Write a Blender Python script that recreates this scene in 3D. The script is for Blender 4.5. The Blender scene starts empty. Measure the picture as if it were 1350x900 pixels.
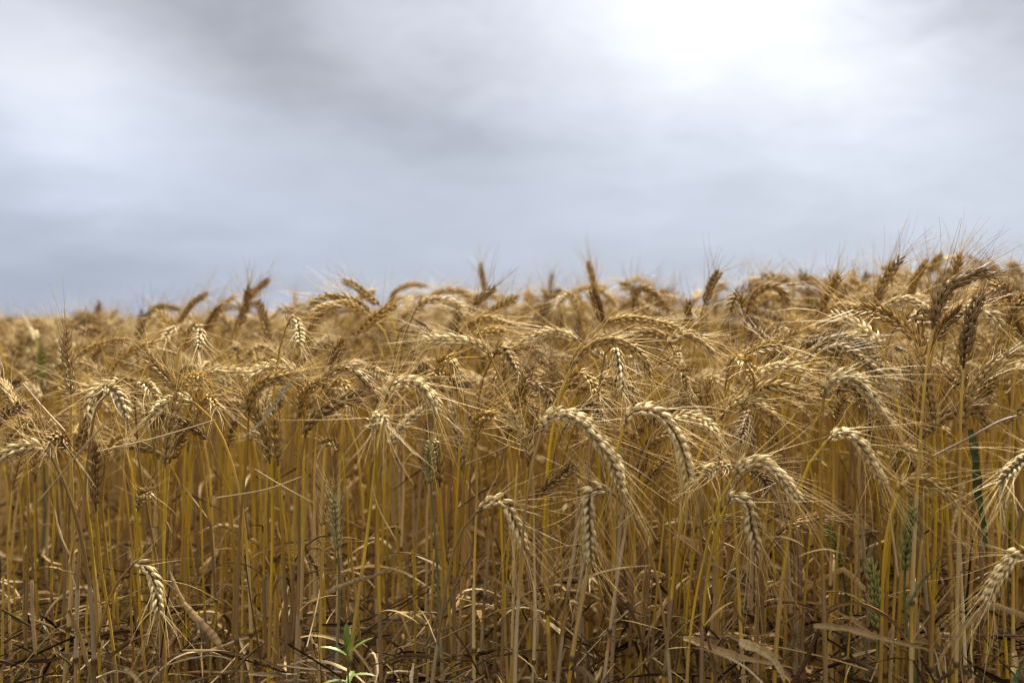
import bpy, math, random
import numpy as np
from mathutils import Vector

random.seed(7)
rng = np.random.default_rng(7)
SC = bpy.context.scene
COL = SC.collection
R = math.radians

# ------------------------------------------------------------------ camera
CAM_H, FPX, HORIZ = 0.80, 1312.0, 417.0          # pixel figures refer to the 1350x900 photograph
PITCH = math.atan((450.0 - HORIZ) / FPX)         # camera looks this far below level
cam_d = bpy.data.cameras.new('camera')
cam = bpy.data.objects.new('camera', cam_d)
COL.objects.link(cam)
cam.location = (0, 0, CAM_H)
cam.rotation_euler = (R(90) - PITCH, 0, 0)
cam_d.lens, cam_d.sensor_width = 35.0, 36.0
cam_d.clip_start, cam_d.clip_end = 0.05, 5000
cam_d.dof.use_dof = True
cam_d.dof.focus_distance = 1.12
cam_d.dof.aperture_fstop = 3.4
SC.camera = cam

# ------------------------------------------------------------------ sky and sun
SUN_EL, SUN_AZ = 52.0, 18.0                       # azimuth measured to the right of the view direction (+Y)
world = bpy.data.worlds.new('World')
SC.world = world
world.use_nodes = True
nt = world.node_tree
for n in list(nt.nodes):
    nt.nodes.remove(n)


class NB:
    """small helper that chains shader nodes"""
    def __init__(self, tree):
        self.t = tree

    def n(self, kind, **kw):
        nd = self.t.nodes.new(kind)
        for k, v in kw.items():
            setattr(nd, k, v)
        return nd

    def put(self, sock, v):
        if v is None:
            return
        if hasattr(v, 'is_linked') or hasattr(v, 'links'):
            self.t.links.new(v, sock)
        else:
            sock.default_value = v

    def m(self, op, a, b=None, c=None, clamp=False):
        nd = self.n('ShaderNodeMath', operation=op, use_clamp=clamp)
        for i, v in enumerate((a, b, c)):
            if v is not None:
                self.put(nd.inputs[i], v)
        return nd.outputs[0]

    def mix(self, f, a, b, blend='MIX'):
        nd = self.n('ShaderNodeMix', data_type='RGBA', blend_type=blend)
        self.put(nd.inputs[0], f)
        self.put(nd.inputs[6], a)
        self.put(nd.inputs[7], b)
        return nd.outputs[2]

    def noise(self, vec, scale, detail=5, rough=0.5, dist=0.0):
        nd = self.n('ShaderNodeTexNoise')
        self.put(nd.inputs['Vector'], vec)
        nd.inputs['Scale'].default_value = scale
        nd.inputs['Detail'].default_value = detail
        nd.inputs['Roughness'].default_value = rough
        nd.inputs['Distortion'].default_value = dist
        return nd.outputs['Fac']

    def ramp(self, f, stops):
        nd = self.n('ShaderNodeValToRGB')
        cr = nd.color_ramp
        while len(cr.elements) < len(stops):
            cr.elements.new(0.5)
        for e, (p, c) in zip(cr.elements, stops):
            e.position = p
            e.color = (*c, 1) if len(c) == 3 else c
        self.put(nd.inputs[0], f)
        return nd.outputs[0]


w = NB(nt)
sky = w.n('ShaderNodeTexSky', sky_type='NISHITA', sun_disc=False)
sky.sun_elevation, sky.sun_rotation = R(SUN_EL), R(SUN_AZ)
tc = w.n('ShaderNodeTexCoord')
sep = w.n('ShaderNodeSeparateXYZ')
nt.links.new(tc.outputs['Generated'], sep.inputs[0])
dx, dy, dz = sep.outputs
az = w.m('ARCTAN2', dx, dy)                       # 0 straight ahead, positive to the right
el = w.m('ARCSINE', dz)
# cloud deck: the direction projected on a flat layer overhead
den = w.m('MAXIMUM', w.m('ADD', dz, 0.22), 0.05)
cv = w.n('ShaderNodeCombineXYZ')
nt.links.new(w.m('DIVIDE', dx, den), cv.inputs[0])
nt.links.new(w.m('DIVIDE', dy, den), cv.inputs[1])
n1 = w.noise(cv.outputs[0], 0.9, 4, 0.50, 0.3)
n2 = w.noise(cv.outputs[0], 2.6, 5, 0.52, 0.2)


def lobe(a0, e0, sa, se, rot=0.0):
    """soft bank of cloud centred on a direction of the sky (degrees)"""
    u = w.m('ADD', w.m('SUBTRACT', az, R(a0)), w.m('MULTIPLY', w.m('SUBTRACT', n1, 0.5), 0.30))
    v = w.m('ADD', w.m('SUBTRACT', el, R(e0)), w.m('MULTIPLY', w.m('SUBTRACT', n2, 0.5), 0.12))
    c, s = math.cos(R(rot)), math.sin(R(rot))
    uu = w.m('ADD', w.m('MULTIPLY', u, c), w.m('MULTIPLY', v, s))
    vv = w.m('SUBTRACT', w.m('MULTIPLY', v, c), w.m('MULTIPLY', u, s))
    q = w.m('ADD', w.m('POWER', w.m('ABSOLUTE', w.m('DIVIDE', uu, R(sa))), 2.0),
            w.m('POWER', w.m('ABSOLUTE', w.m('DIVIDE', vv, R(se))), 2.0))
    return w.m('EXPONENT', w.m('MULTIPLY', q, -1.0))


# brightness of the deck
base = w.m('ADD', 0.50, w.m('MULTIPLY', w.m('SUBTRACT', n1, 0.5), 0.17))
base = w.m('ADD', base, w.m('MULTIPLY', w.m('SUBTRACT', n2, 0.5), 0.03))
n3 = w.noise(cv.outputs[0], 7.0, 7, 0.62, 0.5)
base = w.m('ADD', base, w.m('MULTIPLY', w.m('SUBTRACT', n3, 0.5), w.m('MULTIPLY', w.m('MAXIMUM', w.m('SUBTRACT', dz, 0.05), 0.0), w.m('ADD', 0.85, w.m('MULTIPLY', az, 0.8)))))
lobes = [
    (13.0, 17.0, 13.0, 9.5, -10, 0.27),            # sun behind thin cloud
    (10.5, 19.5, 6.0, 4.5, -6, 0.18),
    (17.0, 12.0, 10.0, 4.0, -14, 0.06),
    (-25.0, 11.5, 8.0, 3.8, -28, 0.20),           # pale bank at the left
    (-15.5, 15.5, 9.0, 3.4, -22, -0.14),          # dark bank at the upper left
    (-5.0, 11.0, 8.0, 2.6, -22, -0.08),
    (26.5, 17.0, 6.0, 4.5, 0, -0.22),             # dark corner at the right
    (-28.0, 0.5, 14.0, 5.5, 0, -0.12),
    (4.0, 2.0, 20.0, 4.5, 0, -0.04),
]
for a0, e0, sa, se, ro, amp in lobes:
    base = w.m('ADD', base, w.m('MULTIPLY', lobe(a0, e0, sa, se, ro), amp))
# overcast skies brighten towards the zenith
zen = w.m('MULTIPLY', w.m('SMOOTHSTEP', 0.36, 0.95, dz) if False else w.m('POWER', w.m('MAXIMUM', w.m('SUBTRACT', dz, 0.30), 0.0), 1.0), 1.1)
base = w.m('ADD', base, zen)
base = w.m('ADD', base, w.m('MULTIPLY', w.m('MAXIMUM', w.m('MULTIPLY', dy, -1.0), 0.0), 0.15))   # extra sky brightness added behind the camera to fill the stem fronts
base = w.m('MAXIMUM', base, 0.05)
lowmix = w.m('MULTIPLY', w.m('SUBTRACT', 1.0, w.m('DIVIDE', el, R(13.0))), 1.0, clamp=True)
leftmix = w.m('MULTIPLY', w.m('ADD', w.m('MULTIPLY', az, -0.9), 0.55), 1.0, clamp=True)
tint = w.mix(w.m('MULTIPLY', lowmix, w.m('ADD', 0.45, w.m('MULTIPLY', leftmix, 0.75))), (0.92, 0.955, 1.065, 1), (0.78, 0.895, 1.13, 1))
white = w.m('SUBTRACT', base, 0.62, clamp=True)
tint = w.mix(w.m('MULTIPLY', white, 2.5, clamp=True), tint, (1.0, 1.0, 1.0, 1))
cloud = w.n('ShaderNodeVectorMath', operation='SCALE')
nt.links.new(tint, cloud.inputs[0])
nt.links.new(w.m('MULTIPLY', base, 9.2), cloud.inputs['Scale'])
skyc = w.mix(0.94, sky.outputs[0], cloud.outputs[0])
bg = w.n('ShaderNodeBackground')
nt.links.new(skyc, bg.inputs[0])
bg.inputs[1].default_value = 0.052
wo = w.n('ShaderNodeOutputWorld')
nt.links.new(bg.outputs[0], wo.inputs[0])

sun_d = bpy.data.lights.new('sun', 'SUN')
sun_d.energy, sun_d.angle, sun_d.color = 5.0, R(10), (1.0, 0.94, 0.82)
sun = bpy.data.objects.new('sun', sun_d)
COL.objects.link(sun)
sdir = Vector((math.sin(R(SUN_AZ)) * math.cos(R(SUN_EL)), math.cos(R(SUN_AZ)) * math.cos(R(SUN_EL)), math.sin(R(SUN_EL))))
sun.rotation_euler = sdir.to_track_quat('Z', 'Y').to_euler()
sun.location = (0, 0, 20)

vs = SC.view_settings
SC.display_settings.display_device = 'sRGB'
vs.view_transform, vs.look, vs.exposure, vs.gamma, vs.use_curve_mapping = 'Standard', 'None', 1.44, 1.0, False
SC.render.engine = 'CYCLES'
SC.cycles.max_bounces = 4
SC.cycles.diffuse_bounces = 1
SC.cycles.glossy_bounces = 2
SC.cycles.transmission_bounces = 3
SC.cycles.use_denoising = True
SC.cycles.filter_width = 1.3

# ------------------------------------------------------------------ materials


def material(name, rough=0.6, spec=0.3, transl=0.0, nscale=300.0, namp=0.25, stretch=None, hue=True):
    m = bpy.data.materials.new(name)
    m.use_nodes = True
    t = m.node_tree
    for n in list(t.nodes):
        t.nodes.remove(n)
    b = NB(t)
    at = b.n('ShaderNodeAttribute', attribute_name='Col')
    co = b.n('ShaderNodeTexCoord')
    mp = b.n('ShaderNodeMapping')
    t.links.new(co.outputs['Object'], mp.inputs[0])
    if stretch:
        mp.inputs['Scale'].default_value = stretch
    f = b.noise(mp.outputs[0], nscale, 4, 0.6)
    k = b.m('ADD', 1.0 - namp, b.m('MULTIPLY', f, 2 * namp))
    oi = b.n('ShaderNodeObjectInfo')
    k = b.m('MULTIPLY', k, b.m('ADD', 0.86, b.m('MULTIPLY', oi.outputs['Random'], 0.28)))
    sc = b.n('ShaderNodeVectorMath', operation='SCALE')
    t.links.new(at.outputs['Color'], sc.inputs[0])
    t.links.new(k, sc.inputs['Scale'])
    # weathered specks
    f2 = b.noise(mp.outputs[0], nscale * 0.35, 3, 0.7)
    spk = b.m('MULTIPLY', b.m('SUBTRACT', f2, 0.62, clamp=True), 4.0, clamp=True)
    colr = b.mix(b.m('MULTIPLY', spk, 0.55), sc.outputs[0], (0.10, 0.065, 0.03, 1))
    p = b.n('ShaderNodeBsdfPrincipled')
    t.links.new(colr, p.inputs['Base Color'])
    p.inputs['Roughness'].default_value = rough
    p.inputs['Specular IOR Level'].default_value = spec
    bu = b.n('ShaderNodeBump')
    bu.inputs['Strength'].default_value = 0.35
    bu.inputs['Distance'].default_value = 0.0006
    t.links.new(f, bu.inputs['Height'])
    t.links.new(bu.outputs[0], p.inputs['Normal'])
    out = b.n('ShaderNodeOutputMaterial')
    if transl > 0:
        tr = b.n('ShaderNodeBsdfTranslucent')
        t.links.new(colr, tr.inputs[0])
        mx = b.n('ShaderNodeMixShader')
        mx.inputs[0].default_value = transl
        t.links.new(p.outputs[0], mx.inputs[1])
        t.links.new(tr.outputs[0], mx.inputs[2])
        t.links.new(mx.outputs[0], out.inputs[0])
    else:
        t.links.new(p.outputs[0], out.inputs[0])
    return m


M_EAR = material('ripe_ear', 0.62, 0.20, 0.12, 900, 0.16)
M_AWN = material('awn_bristle', 0.45, 0.4, 0.25, 200, 0.12)
M_STALK = material('straw_stalk', 0.48, 0.30, 0.06, 120, 0.22, (6, 6, 1))
M_LEAF = material('dry_leaf', 0.85, 0.05, 0.16, 160, 0.30, (3, 3, 1))
M_GREEN = material('green_leaf', 0.5, 0.4, 0.25, 200, 0.18)
MATS = [M_EAR, M_AWN, M_STALK, M_LEAF, M_GREEN]
EAR, AWN, STALK, LEAF, GREEN = range(5)

ms = bpy.data.materials.new('field_soil')
ms.use_nodes = True
b = NB(ms.node_tree)
pb = ms.node_tree.nodes['Principled BSDF']
co = b.n('ShaderNodeTexCoord')
f1 = b.noise(co.outputs['Object'], 9, 8, 0.65)
f3 = b.noise(co.outputs['Object'], 60, 4, 0.6)
cs = b.ramp(f1, [(0.30, (0.022, 0.014, 0.008)), (0.55, (0.045, 0.029, 0.015)), (0.75, (0.08, 0.053, 0.028))])
cs = b.mix(b.m('MULTIPLY', b.m('SUBTRACT', f3, 0.56, clamp=True), 6.0, clamp=True), cs, (0.22, 0.16, 0.09, 1))
ms.node_tree.links.new(cs, pb.inputs['Base Color'])
pb.inputs['Roughness'].default_value = 1.0
pb.inputs['Specular IOR Level'].default_value = 0.02
bu = b.n('ShaderNodeBump')
bu.inputs['Strength'].default_value = 0.8
bu.inputs['Distance'].default_value = 0.02
ms.node_tree.links.new(f1, bu.inputs['Height'])
ms.node_tree.links.new(bu.outputs[0], pb.inputs['Normal'])

# ------------------------------------------------------------------ mesh building


class MB:
    """collects vertex, face, colour and material arrays and links them as one mesh"""
    def __init__(self):
        self.v, self.q, self.c, self.mi, self.n = [], [], [], [], 0

    def add(self, v, q, c, mat):
        v = np.asarray(v, float).reshape(-1, 3)
        c = np.broadcast_to(np.asarray(c, float), v.shape)
        self.v.append(v)
        self.c.append(c)
        q = np.asarray(q, int).reshape(-1, 4)
        self.q.append(q + self.n)
        self.mi.append(np.full(len(q), mat))
        self.n += len(v)

    def merge(self, o):
        for v, q, c, mi in zip(o.v, o.q, o.c, o.mi):
            self.v.append(v)
            self.c.append(c)
            self.mi.append(mi)
            self.q.append(q + self.n)
        self.n += o.n

    def mesh(self, name, origin=None, single=None):
        v = np.concatenate(self.v)
        if origin is not None:
            v = v - np.asarray(origin)
        q = np.concatenate(self.q)
        c = np.concatenate(self.c)
        mi = np.concatenate(self.mi)
        me = bpy.data.meshes.new(name)
        me.vertices.add(len(v))
        me.vertices.foreach_set('co', v.astype(np.float32).ravel())
        me.loops.add(q.size)
        me.loops.foreach_set('vertex_index', q.astype(np.int32).ravel())
        me.polygons.add(len(q))
        me.polygons.foreach_set('loop_start', np.arange(0, q.size, 4, dtype=np.int32))
        used = sorted(set(mi.tolist()))
        for u in used:
            me.materials.append(MATS[u])
        remap = np.zeros(8, int)
        for i, u in enumerate(used):
            remap[u] = i
        me.polygons.foreach_set('material_index', remap[mi].astype(np.int32))
        me.polygons.foreach_set('use_smooth', ~np.isin(mi, (3, 4)))
        at = me.attributes.new('Col', 'FLOAT_COLOR', 'POINT')
        cc = np.ones((len(v), 4), np.float32)
        cc[:, :3] = np.clip(c, 0, 1)
        at.data.foreach_set('color', cc.ravel())
        me.update(calc_edges=True)
        return me


def norm(a):
    a = np.asarray(a, float)
    return a / np.maximum(np.linalg.norm(a, axis=-1, keepdims=True), 1e-9)


def frames(P, seed_n=None):
    """tangents and a parallel-transported normal pair along a path"""
    T = norm(np.gradient(P, axis=0))
    n0 = np.array([0.3, 1.0, 0.1]) if seed_n is None else np.asarray(seed_n, float)
    n = n0 - T[0] * n0.dot(T[0])
    if np.linalg.norm(n) < 1e-3:
        n = np.cross(T[0], [1, 0, 0])
    n = norm(n)
    N = [n]
    for i in range(1, len(P)):
        n = n - T[i] * n.dot(T[i])
        n = norm(n)
        N.append(n)
    N = np.array(N)
    return T, N, np.cross(T, N)


def grid_quads(nr, ns):
    i = np.arange(nr - 1)[:, None] * ns
    j = np.arange(ns)[None, :]
    k = (j + 1) % ns
    return np.stack([i + j, i + k, i + ns + k, i + ns + j], -1).reshape(-1, 4)


def tube(mb, P, rad, col, mat, sides=6):
    P = np.asarray(P, float)
    T, N, B = frames(P)
    a = np.arange(sides) / sides * 2 * np.pi
    rad = np.broadcast_to(np.asarray(rad, float), (len(P),))
    V = P[:, None] + rad[:, None, None] * (np.cos(a)[None, :, None] * N[:, None] + np.sin(a)[None, :, None] * B[:, None])
    col = np.broadcast_to(np.asarray(col, float), (len(P), 3))
    mb.add(V, grid_quads(len(P), sides), np.repeat(col, sides, 0), mat)


def resample(pts, n):
    """Catmull-Rom through pts, n samples spaced evenly by length"""
    p = np.asarray(pts, float)
    if len(p) == 2:
        p = np.array([p[0], (p[0] + p[1]) / 2, p[1]])
    e = np.vstack([2 * p[0] - p[1], p, 2 * p[-1] - p[-2]])
    out = []
    for i in range(1, len(e) - 2):
        t = np.linspace(0, 1, 16, endpoint=False)[:, None]
        a, b_, c, d = e[i - 1], e[i], e[i + 1], e[i + 2]
        out.append(0.5 * ((2 * b_) + (-a + c) * t + (2 * a - 5 * b_ + 4 * c - d) * t ** 2 + (-a + 3 * b_ - 3 * c + d) * t ** 3))
    out = np.vstack(out + [p[-1:]])
    s = np.concatenate([[0], np.cumsum(np.linalg.norm(np.diff(out, axis=0), axis=1))])
    x = np.linspace(0, s[-1], n)
    return np.stack([np.interp(x, s, out[:, k]) for k in range(out.shape[1])], 1)


def plen(P):
    return float(np.linalg.norm(np.diff(P, axis=0), axis=1).sum())


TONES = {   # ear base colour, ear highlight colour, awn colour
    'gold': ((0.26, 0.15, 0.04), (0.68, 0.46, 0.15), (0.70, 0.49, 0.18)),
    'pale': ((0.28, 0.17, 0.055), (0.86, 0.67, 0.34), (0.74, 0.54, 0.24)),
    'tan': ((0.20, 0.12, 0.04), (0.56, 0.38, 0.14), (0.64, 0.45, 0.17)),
    'brown': ((0.14, 0.08, 0.028), (0.42, 0.26, 0.09), (0.48, 0.31, 0.11)),  # brown ears, with the shade of backlit ones put into the colour
    'dark': ((0.13, 0.075, 0.024), (0.31, 0.19, 0.07), (0.34, 0.23, 0.11)),  # darkest ears: shade is painted into this colour too
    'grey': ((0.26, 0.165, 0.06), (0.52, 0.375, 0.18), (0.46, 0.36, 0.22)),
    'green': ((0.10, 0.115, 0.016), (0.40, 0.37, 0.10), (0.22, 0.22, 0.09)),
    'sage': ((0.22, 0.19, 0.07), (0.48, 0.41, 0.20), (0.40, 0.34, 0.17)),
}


def make_ear(P, tone='gold', rng=rng, lod=0, roll=None, spread=1.0, awn_len=1.0, width=1.0, kern=1.0, awn_keep=0.80):
    """P: samples from the neck to the tip. Returns kernels mesh and awns mesh"""
    L = plen(P)
    base, hi, awnc = [np.array(x) for x in TONES[tone]]
    pitch = [0.0043, 0.0052, 0.0075][lod]
    ns = max(8, int(L / pitch))
    Q = resample(P, ns + 1)
    roll = rng.uniform(0, math.pi) if roll is None else roll
    T0 = norm(Q[1] - Q[0])
    s = np.cross(T0, [0, 1, 0])
    s = norm(s) if np.linalg.norm(s) > 1e-2 else np.array([1.0, 0, 0])
    o = np.cross(T0, s)
    T, N, B = frames(Q, math.cos(roll) * s + math.sin(roll) * o)
    # a slight natural twist along the ear
    tw = np.linspace(0, rng.uniform(-0.7, 0.7), len(Q))[:, None]
    N, B = np.cos(tw) * N + np.sin(tw) * B, -np.sin(tw) * N + np.cos(tw) * B
    kb = MB()
    ab = MB()
    rach = Q[:-1]
    tube(kb, rach, np.linspace(0.0011, 0.0006, len(rach)) * width, base * 0.8, EAR, 5)
    idx = np.arange(1, ns)
    u = idx / ns
    sgn = np.where(idx % 2 == 0, 1.0, -1.0)
    env = np.clip(np.minimum(0.62 + u * 3.2, 1.0) * np.minimum(1.0, 0.50 + (1 - u) * 2.4), 0, 1)
    O, A, W, NN, LN, WD, CC = [], [], [], [], [], [], []
    if lod == 0:
        specs = [(-1.0, 0.40, 0.30, 1.0, 0.0), (1.0, 0.40, 0.30, 1.0, 0.0), (0.0, 0.30, 1.0, 0.95, 0.22),
                 (-1.35, 0.24, 0.15, 0.72, -0.18), (1.35, 0.24, 0.15, 0.72, -0.18)]
    elif lod == 1:
        specs = [(-1.0, 0.42, 0.35, 1.05, 0.0), (1.0, 0.42, 0.35, 1.05, 0.0), (0.0, 0.30, 1.0, 1.0, 0.2)]
    else:
        specs = [(0.0, 0.35, 0.6, 1.5, 0.1)]
    for fan, tilt, outw, ls, sh in specs:
        k = len(idx)
        n_ = N[idx] * sgn[:, None]
        b_ = B[idx]
        t_ = T[idx]
        f = fan * (1 + rng.normal(0, 0.12, k))[:, None]
        tl = (tilt * (1 + rng.normal(0, 0.18, k)))[:, None]
        out = n_ * (0.55 + 0.45 * outw) + b_ * f * 0.62
        ax = norm(t_ + out * tl * 1.30 + rng.normal(0, 0.06, (k, 3)))
        org = Q[idx] + n_ * 0.0014 * env[:, None] * width + b_ * f * 0.0016 * env[:, None] * width + t_ * sh * 0.004
        O.append(org)
        A.append(ax)
        w_ = norm(np.cross(ax, norm(out + 1e-6)))
        W.append(w_)
        NN.append(np.cross(w_, ax))
        LN.append(0.0126 * ls * env * kern * rng.uniform(0.78, 1.14, k) * (1 - 0.45 * (rng.random(k) < 0.05)) * (1.25 if lod == 2 else 1))
        WD.append(0.00198 * (0.75 + 0.25 * ls) * env * width * rng.uniform(0.88, 1.12, k) * (1.35 if lod == 2 else 1))
        CC.append(rng.uniform(0, 1, k))
    O, A, W, NN = map(np.concatenate, (O, A, W, NN))
    LN, WD, CC = map(np.concatenate, (LN, WD, CC))
    prof_u, prof_r = {
        0: ([0, .14, .36, .6, .82, 1.0], [.45, .90, 1.0, .74, .34, .04]),
        1: ([0, .3, .62, 1.0], [.5, 1.0, .75, .05]),
        2: ([0, .45, 1.0], [.5, 1.0, .08])}[lod]
    S = [6, 5, 4][lod]
    pu, pr = np.array(prof_u), np.array(prof_r)
    a = np.arange(S) / S * 2 * np.pi
    K, NR = len(O), len(pu)
    bow = (np.sin(pu * np.pi) * 0.10)[None, :, None] * LN[:, None, None] * NN[:, None, :] * 1.0
    C = O[:, None] + A[:, None] * (pu[None, :, None] * LN[:, None, None]) + bow
    V = C[:, :, None] + pr[None, :, None, None] * WD[:, None, None, None] * (
        np.cos(a)[None, None, :, None] * W[:, None, None] + 0.80 * np.sin(a)[None, None, :, None] * NN[:, None, None])
    q = grid_quads(NR, S)
    q = (q[None] + (np.arange(K) * NR * S)[:, None, None]).reshape(-1, 4)
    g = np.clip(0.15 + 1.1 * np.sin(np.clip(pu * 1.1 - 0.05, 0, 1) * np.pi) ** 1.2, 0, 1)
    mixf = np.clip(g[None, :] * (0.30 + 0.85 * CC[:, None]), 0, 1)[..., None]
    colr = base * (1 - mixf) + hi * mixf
    if tone in ('green', 'sage'):      # ripening tips
        tipm = np.clip((pu[None, :] - 0.55) * 2.2, 0, 1)[..., None] * 0.6
        colr = colr * (1 - tipm) + np.array([0.50, 0.44, 0.24]) * tipm
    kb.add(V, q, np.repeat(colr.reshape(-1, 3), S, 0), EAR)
    # awns grow from the lateral lemma tips
    k = len(idx)
    nlat = {0: 2, 1: 2, 2: 1}[lod]
    ao, ad, al = [], [], []
    for j in range(nlat):
        st = j * k
        sel = slice(st, st + k)
        tip = O[sel] + A[sel] * LN[sel][:, None] * 0.97
        outd = norm(A[sel] - T[idx] * np.sum(A[sel] * T[idx], 1)[:, None])
        ang = rng.uniform(0.14, 0.80, k) * spread
        d = norm(T[idx] * np.cos(ang)[:, None] + outd * np.sin(ang)[:, None] + rng.normal(0, 0.06, (k, 3)) * spread)
        ao.append(tip)
        ad.append(d)
        al.append(rng.uniform(0.036, 0.066, k) * awn_len * (0.8 + 0.3 * np.sin(u * np.pi)))
    # terminal awns
    kt = {0: 5, 1: 3, 2: 2}[lod]
    ao.append(np.repeat(Q[-1:], kt, 0))
    ad.append(norm(T[-1:] + rng.normal(0, 0.20, (kt, 3)) * spread))
    al.append(rng.uniform(0.04, 0.062, kt) * awn_len)
    ao, ad, al = np.concatenate(ao), np.concatenate(ad), np.concatenate(al)
    if lod == 0:
        keep = rng.uniform(0, 1, len(al)) < awn_keep
    else:
        keep = rng.uniform(0, 1, len(al)) < 0.40
    ao, ad, al = ao[keep], ad[keep], al[keep]
    K = len(al)
    NA = [6, 4, 3][lod]
    tt = np.linspace(0, 1, NA)
    side = norm(np.cross(ad, rng.normal(0, 1, (K, 3))))
    outc = norm(ad - 0.8 * np.repeat(T.mean(0)[None], K, 0)) * rng.uniform(-0.05, 0.16, K)[:, None]
    Cc = ao[:, None] + ad[:, None] * (tt[None, :, None] * al[:, None, None]) \
        + outc[:, None] * (tt ** 2)[None, :, None] * al[:, None, None] \
        + side[:, None] * (rng.normal(0, 0.05, K)[:, None] * np.sin(tt * np.pi)[None])[..., None] * al[:, None, None]
    Cc[:, :, 2] -= (tt ** 2)[None] * al[:, None] * 0.05
    b2 = np.cross(ad, side)
    r0 = [0.00033, 0.00034, 0.00070][lod]
    rr = r0 * (1 - tt * 0.72)
    a = np.arange(3) / 3 * 2 * np.pi
    V = Cc[:, :, None] + rr[None, :, None, None] * (np.cos(a)[None, None, :, None] * side[:, None, None] + np.sin(a)[None, None, :, None] * b2[:, None, None])
    q = grid_quads(NA, 3)
    q = (q[None] + (np.arange(K) * NA * 3)[:, None, None]).reshape(-1, 4)
    cvar = rng.uniform(0.8, 1.2, K)[:, None, None] * np.ones((1, NA, 1))
    ab.add(V, q, np.repeat((awnc * cvar).reshape(-1, 3), 3, 0), AWN)
    return kb, ab


STALK_COLS = [((0.48, 0.300, 0.024), (0.40, 0.24, 0.06)), ((0.55, 0.35, 0.065), (0.52, 0.36, 0.14)),
              ((0.31, 0.175, 0.028), (0.24, 0.145, 0.055)), ((0.54, 0.340, 0.022), (0.36, 0.21, 0.045)),
              ((0.38, 0.235, 0.09), (0.45, 0.32, 0.17)), ((0.25, 0.145, 0.045), (0.33, 0.23, 0.12)), ((0.46, 0.285, 0.026), (0.22, 0.13, 0.055))]
GREEN_STALK = ((0.10, 0.12, 0.035), (0.14, 0.15, 0.055))


def stalk_path(ground, neck, tdir, n=34):
    g, e = np.asarray(ground, float), np.asarray(neck, float)
    Lh = np.linalg.norm(e - g)
    m0 = np.array([rng.normal(0, 0.04), rng.normal(0, 0.03), 1.0]) * Lh * 1.0
    m1 = norm(tdir) * Lh * (0.42 if tdir[2] > 0.3 else 0.30)
    t = np.linspace(0, 1, n)[:, None]
    h00, h10 = 2 * t ** 3 - 3 * t ** 2 + 1, t ** 3 - 2 * t ** 2 + t
    h01, h11 = -2 * t ** 3 + 3 * t ** 2, t ** 3 - t ** 2
    P = h00 * g + h10 * m0 + h01 * e + h11 * m1
    wob = rng.uniform(0, 6.28)
    amp = rng.uniform(0.0, 0.004)
    P[:, 0] += amp * np.sin(t[:, 0] * 11 + wob) * np.sin(t[:, 0] * np.pi)
    return P


def make_stalk(P, rbot=0.0020, green=False, sides=7, lod=0, tint=None):
    """stalk with swollen nodes and leaf sheaths; returns mesh and collar positions"""
    mb = MB()
    gold, sheath = GREEN_STALK if green else (tint or STALK_COLS[rng.integers(len(STALK_COLS))])
    gold, sheath = np.array(gold), np.array(sheath)
    s = np.concatenate([[0], np.cumsum(np.linalg.norm(np.diff(P, axis=0), axis=1))])
    L = s[-1]
    nodes = [L * f * rng.uniform(0.92, 1.08) for f in (0.13, 0.35, 0.62)]
    xs = set(np.linspace(0, L, 26 if lod == 0 else 10).tolist())
    if lod == 0:
        for nd in nodes:
            xs |= {nd - 0.005, nd - 0.0018, nd, nd + 0.0022, nd + 0.005}
    collars = []
    sh_len = [rng.uniform(0.6, 0.95) * g for g in (nodes[1] - nodes[0], nodes[2] - nodes[1], (L - nodes[2]) * 0.45)]
    for nd, sl in zip(nodes, sh_len):
        collars.append(nd + sl)
        if lod == 0:
            xs |= {nd + sl - 0.003, nd + sl + 0.001}
    xs = np.array(sorted(x for x in xs if 0 <= x <= L))
    Q = np.stack([np.interp(xs, s, P[:, k]) for k in range(3)], 1)
    rad = rbot * (1.0 - 0.42 * (xs / L) ** 1.6)
    col = np.repeat(gold[None], len(xs), 0) * (0.92 + 0.16 * np.sin(xs * 37 + rng.uniform(0, 6)))[:, None]
    for nd, c_ in zip(nodes, collars):
        ins = (xs > nd) & (xs <= c_)
        rad[ins] += 0.00038
        col[ins] = sheath
        near = np.abs(xs - nd) < 0.0025
        if lod == 0:
            rad[near] = rbot * 1.28
            col[near] = np.array([0.10, 0.055, 0.02]) if not green else np.array([0.04, 0.05, 0.02])
    tube(mb, Q, rad, col, STALK, sides)
    cp = [np.array([np.interp(c_, s, P[:, k]) for k in range(3)]) for c_ in collars]
    return mb, cp


LEAF_COLS = [(0.32, 0.195, 0.08), (0.50, 0.345, 0.16), (0.19, 0.11, 0.045), (0.11, 0.062, 0.028), (0.26, 0.155, 0.055), (0.60, 0.44, 0.24)]


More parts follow.
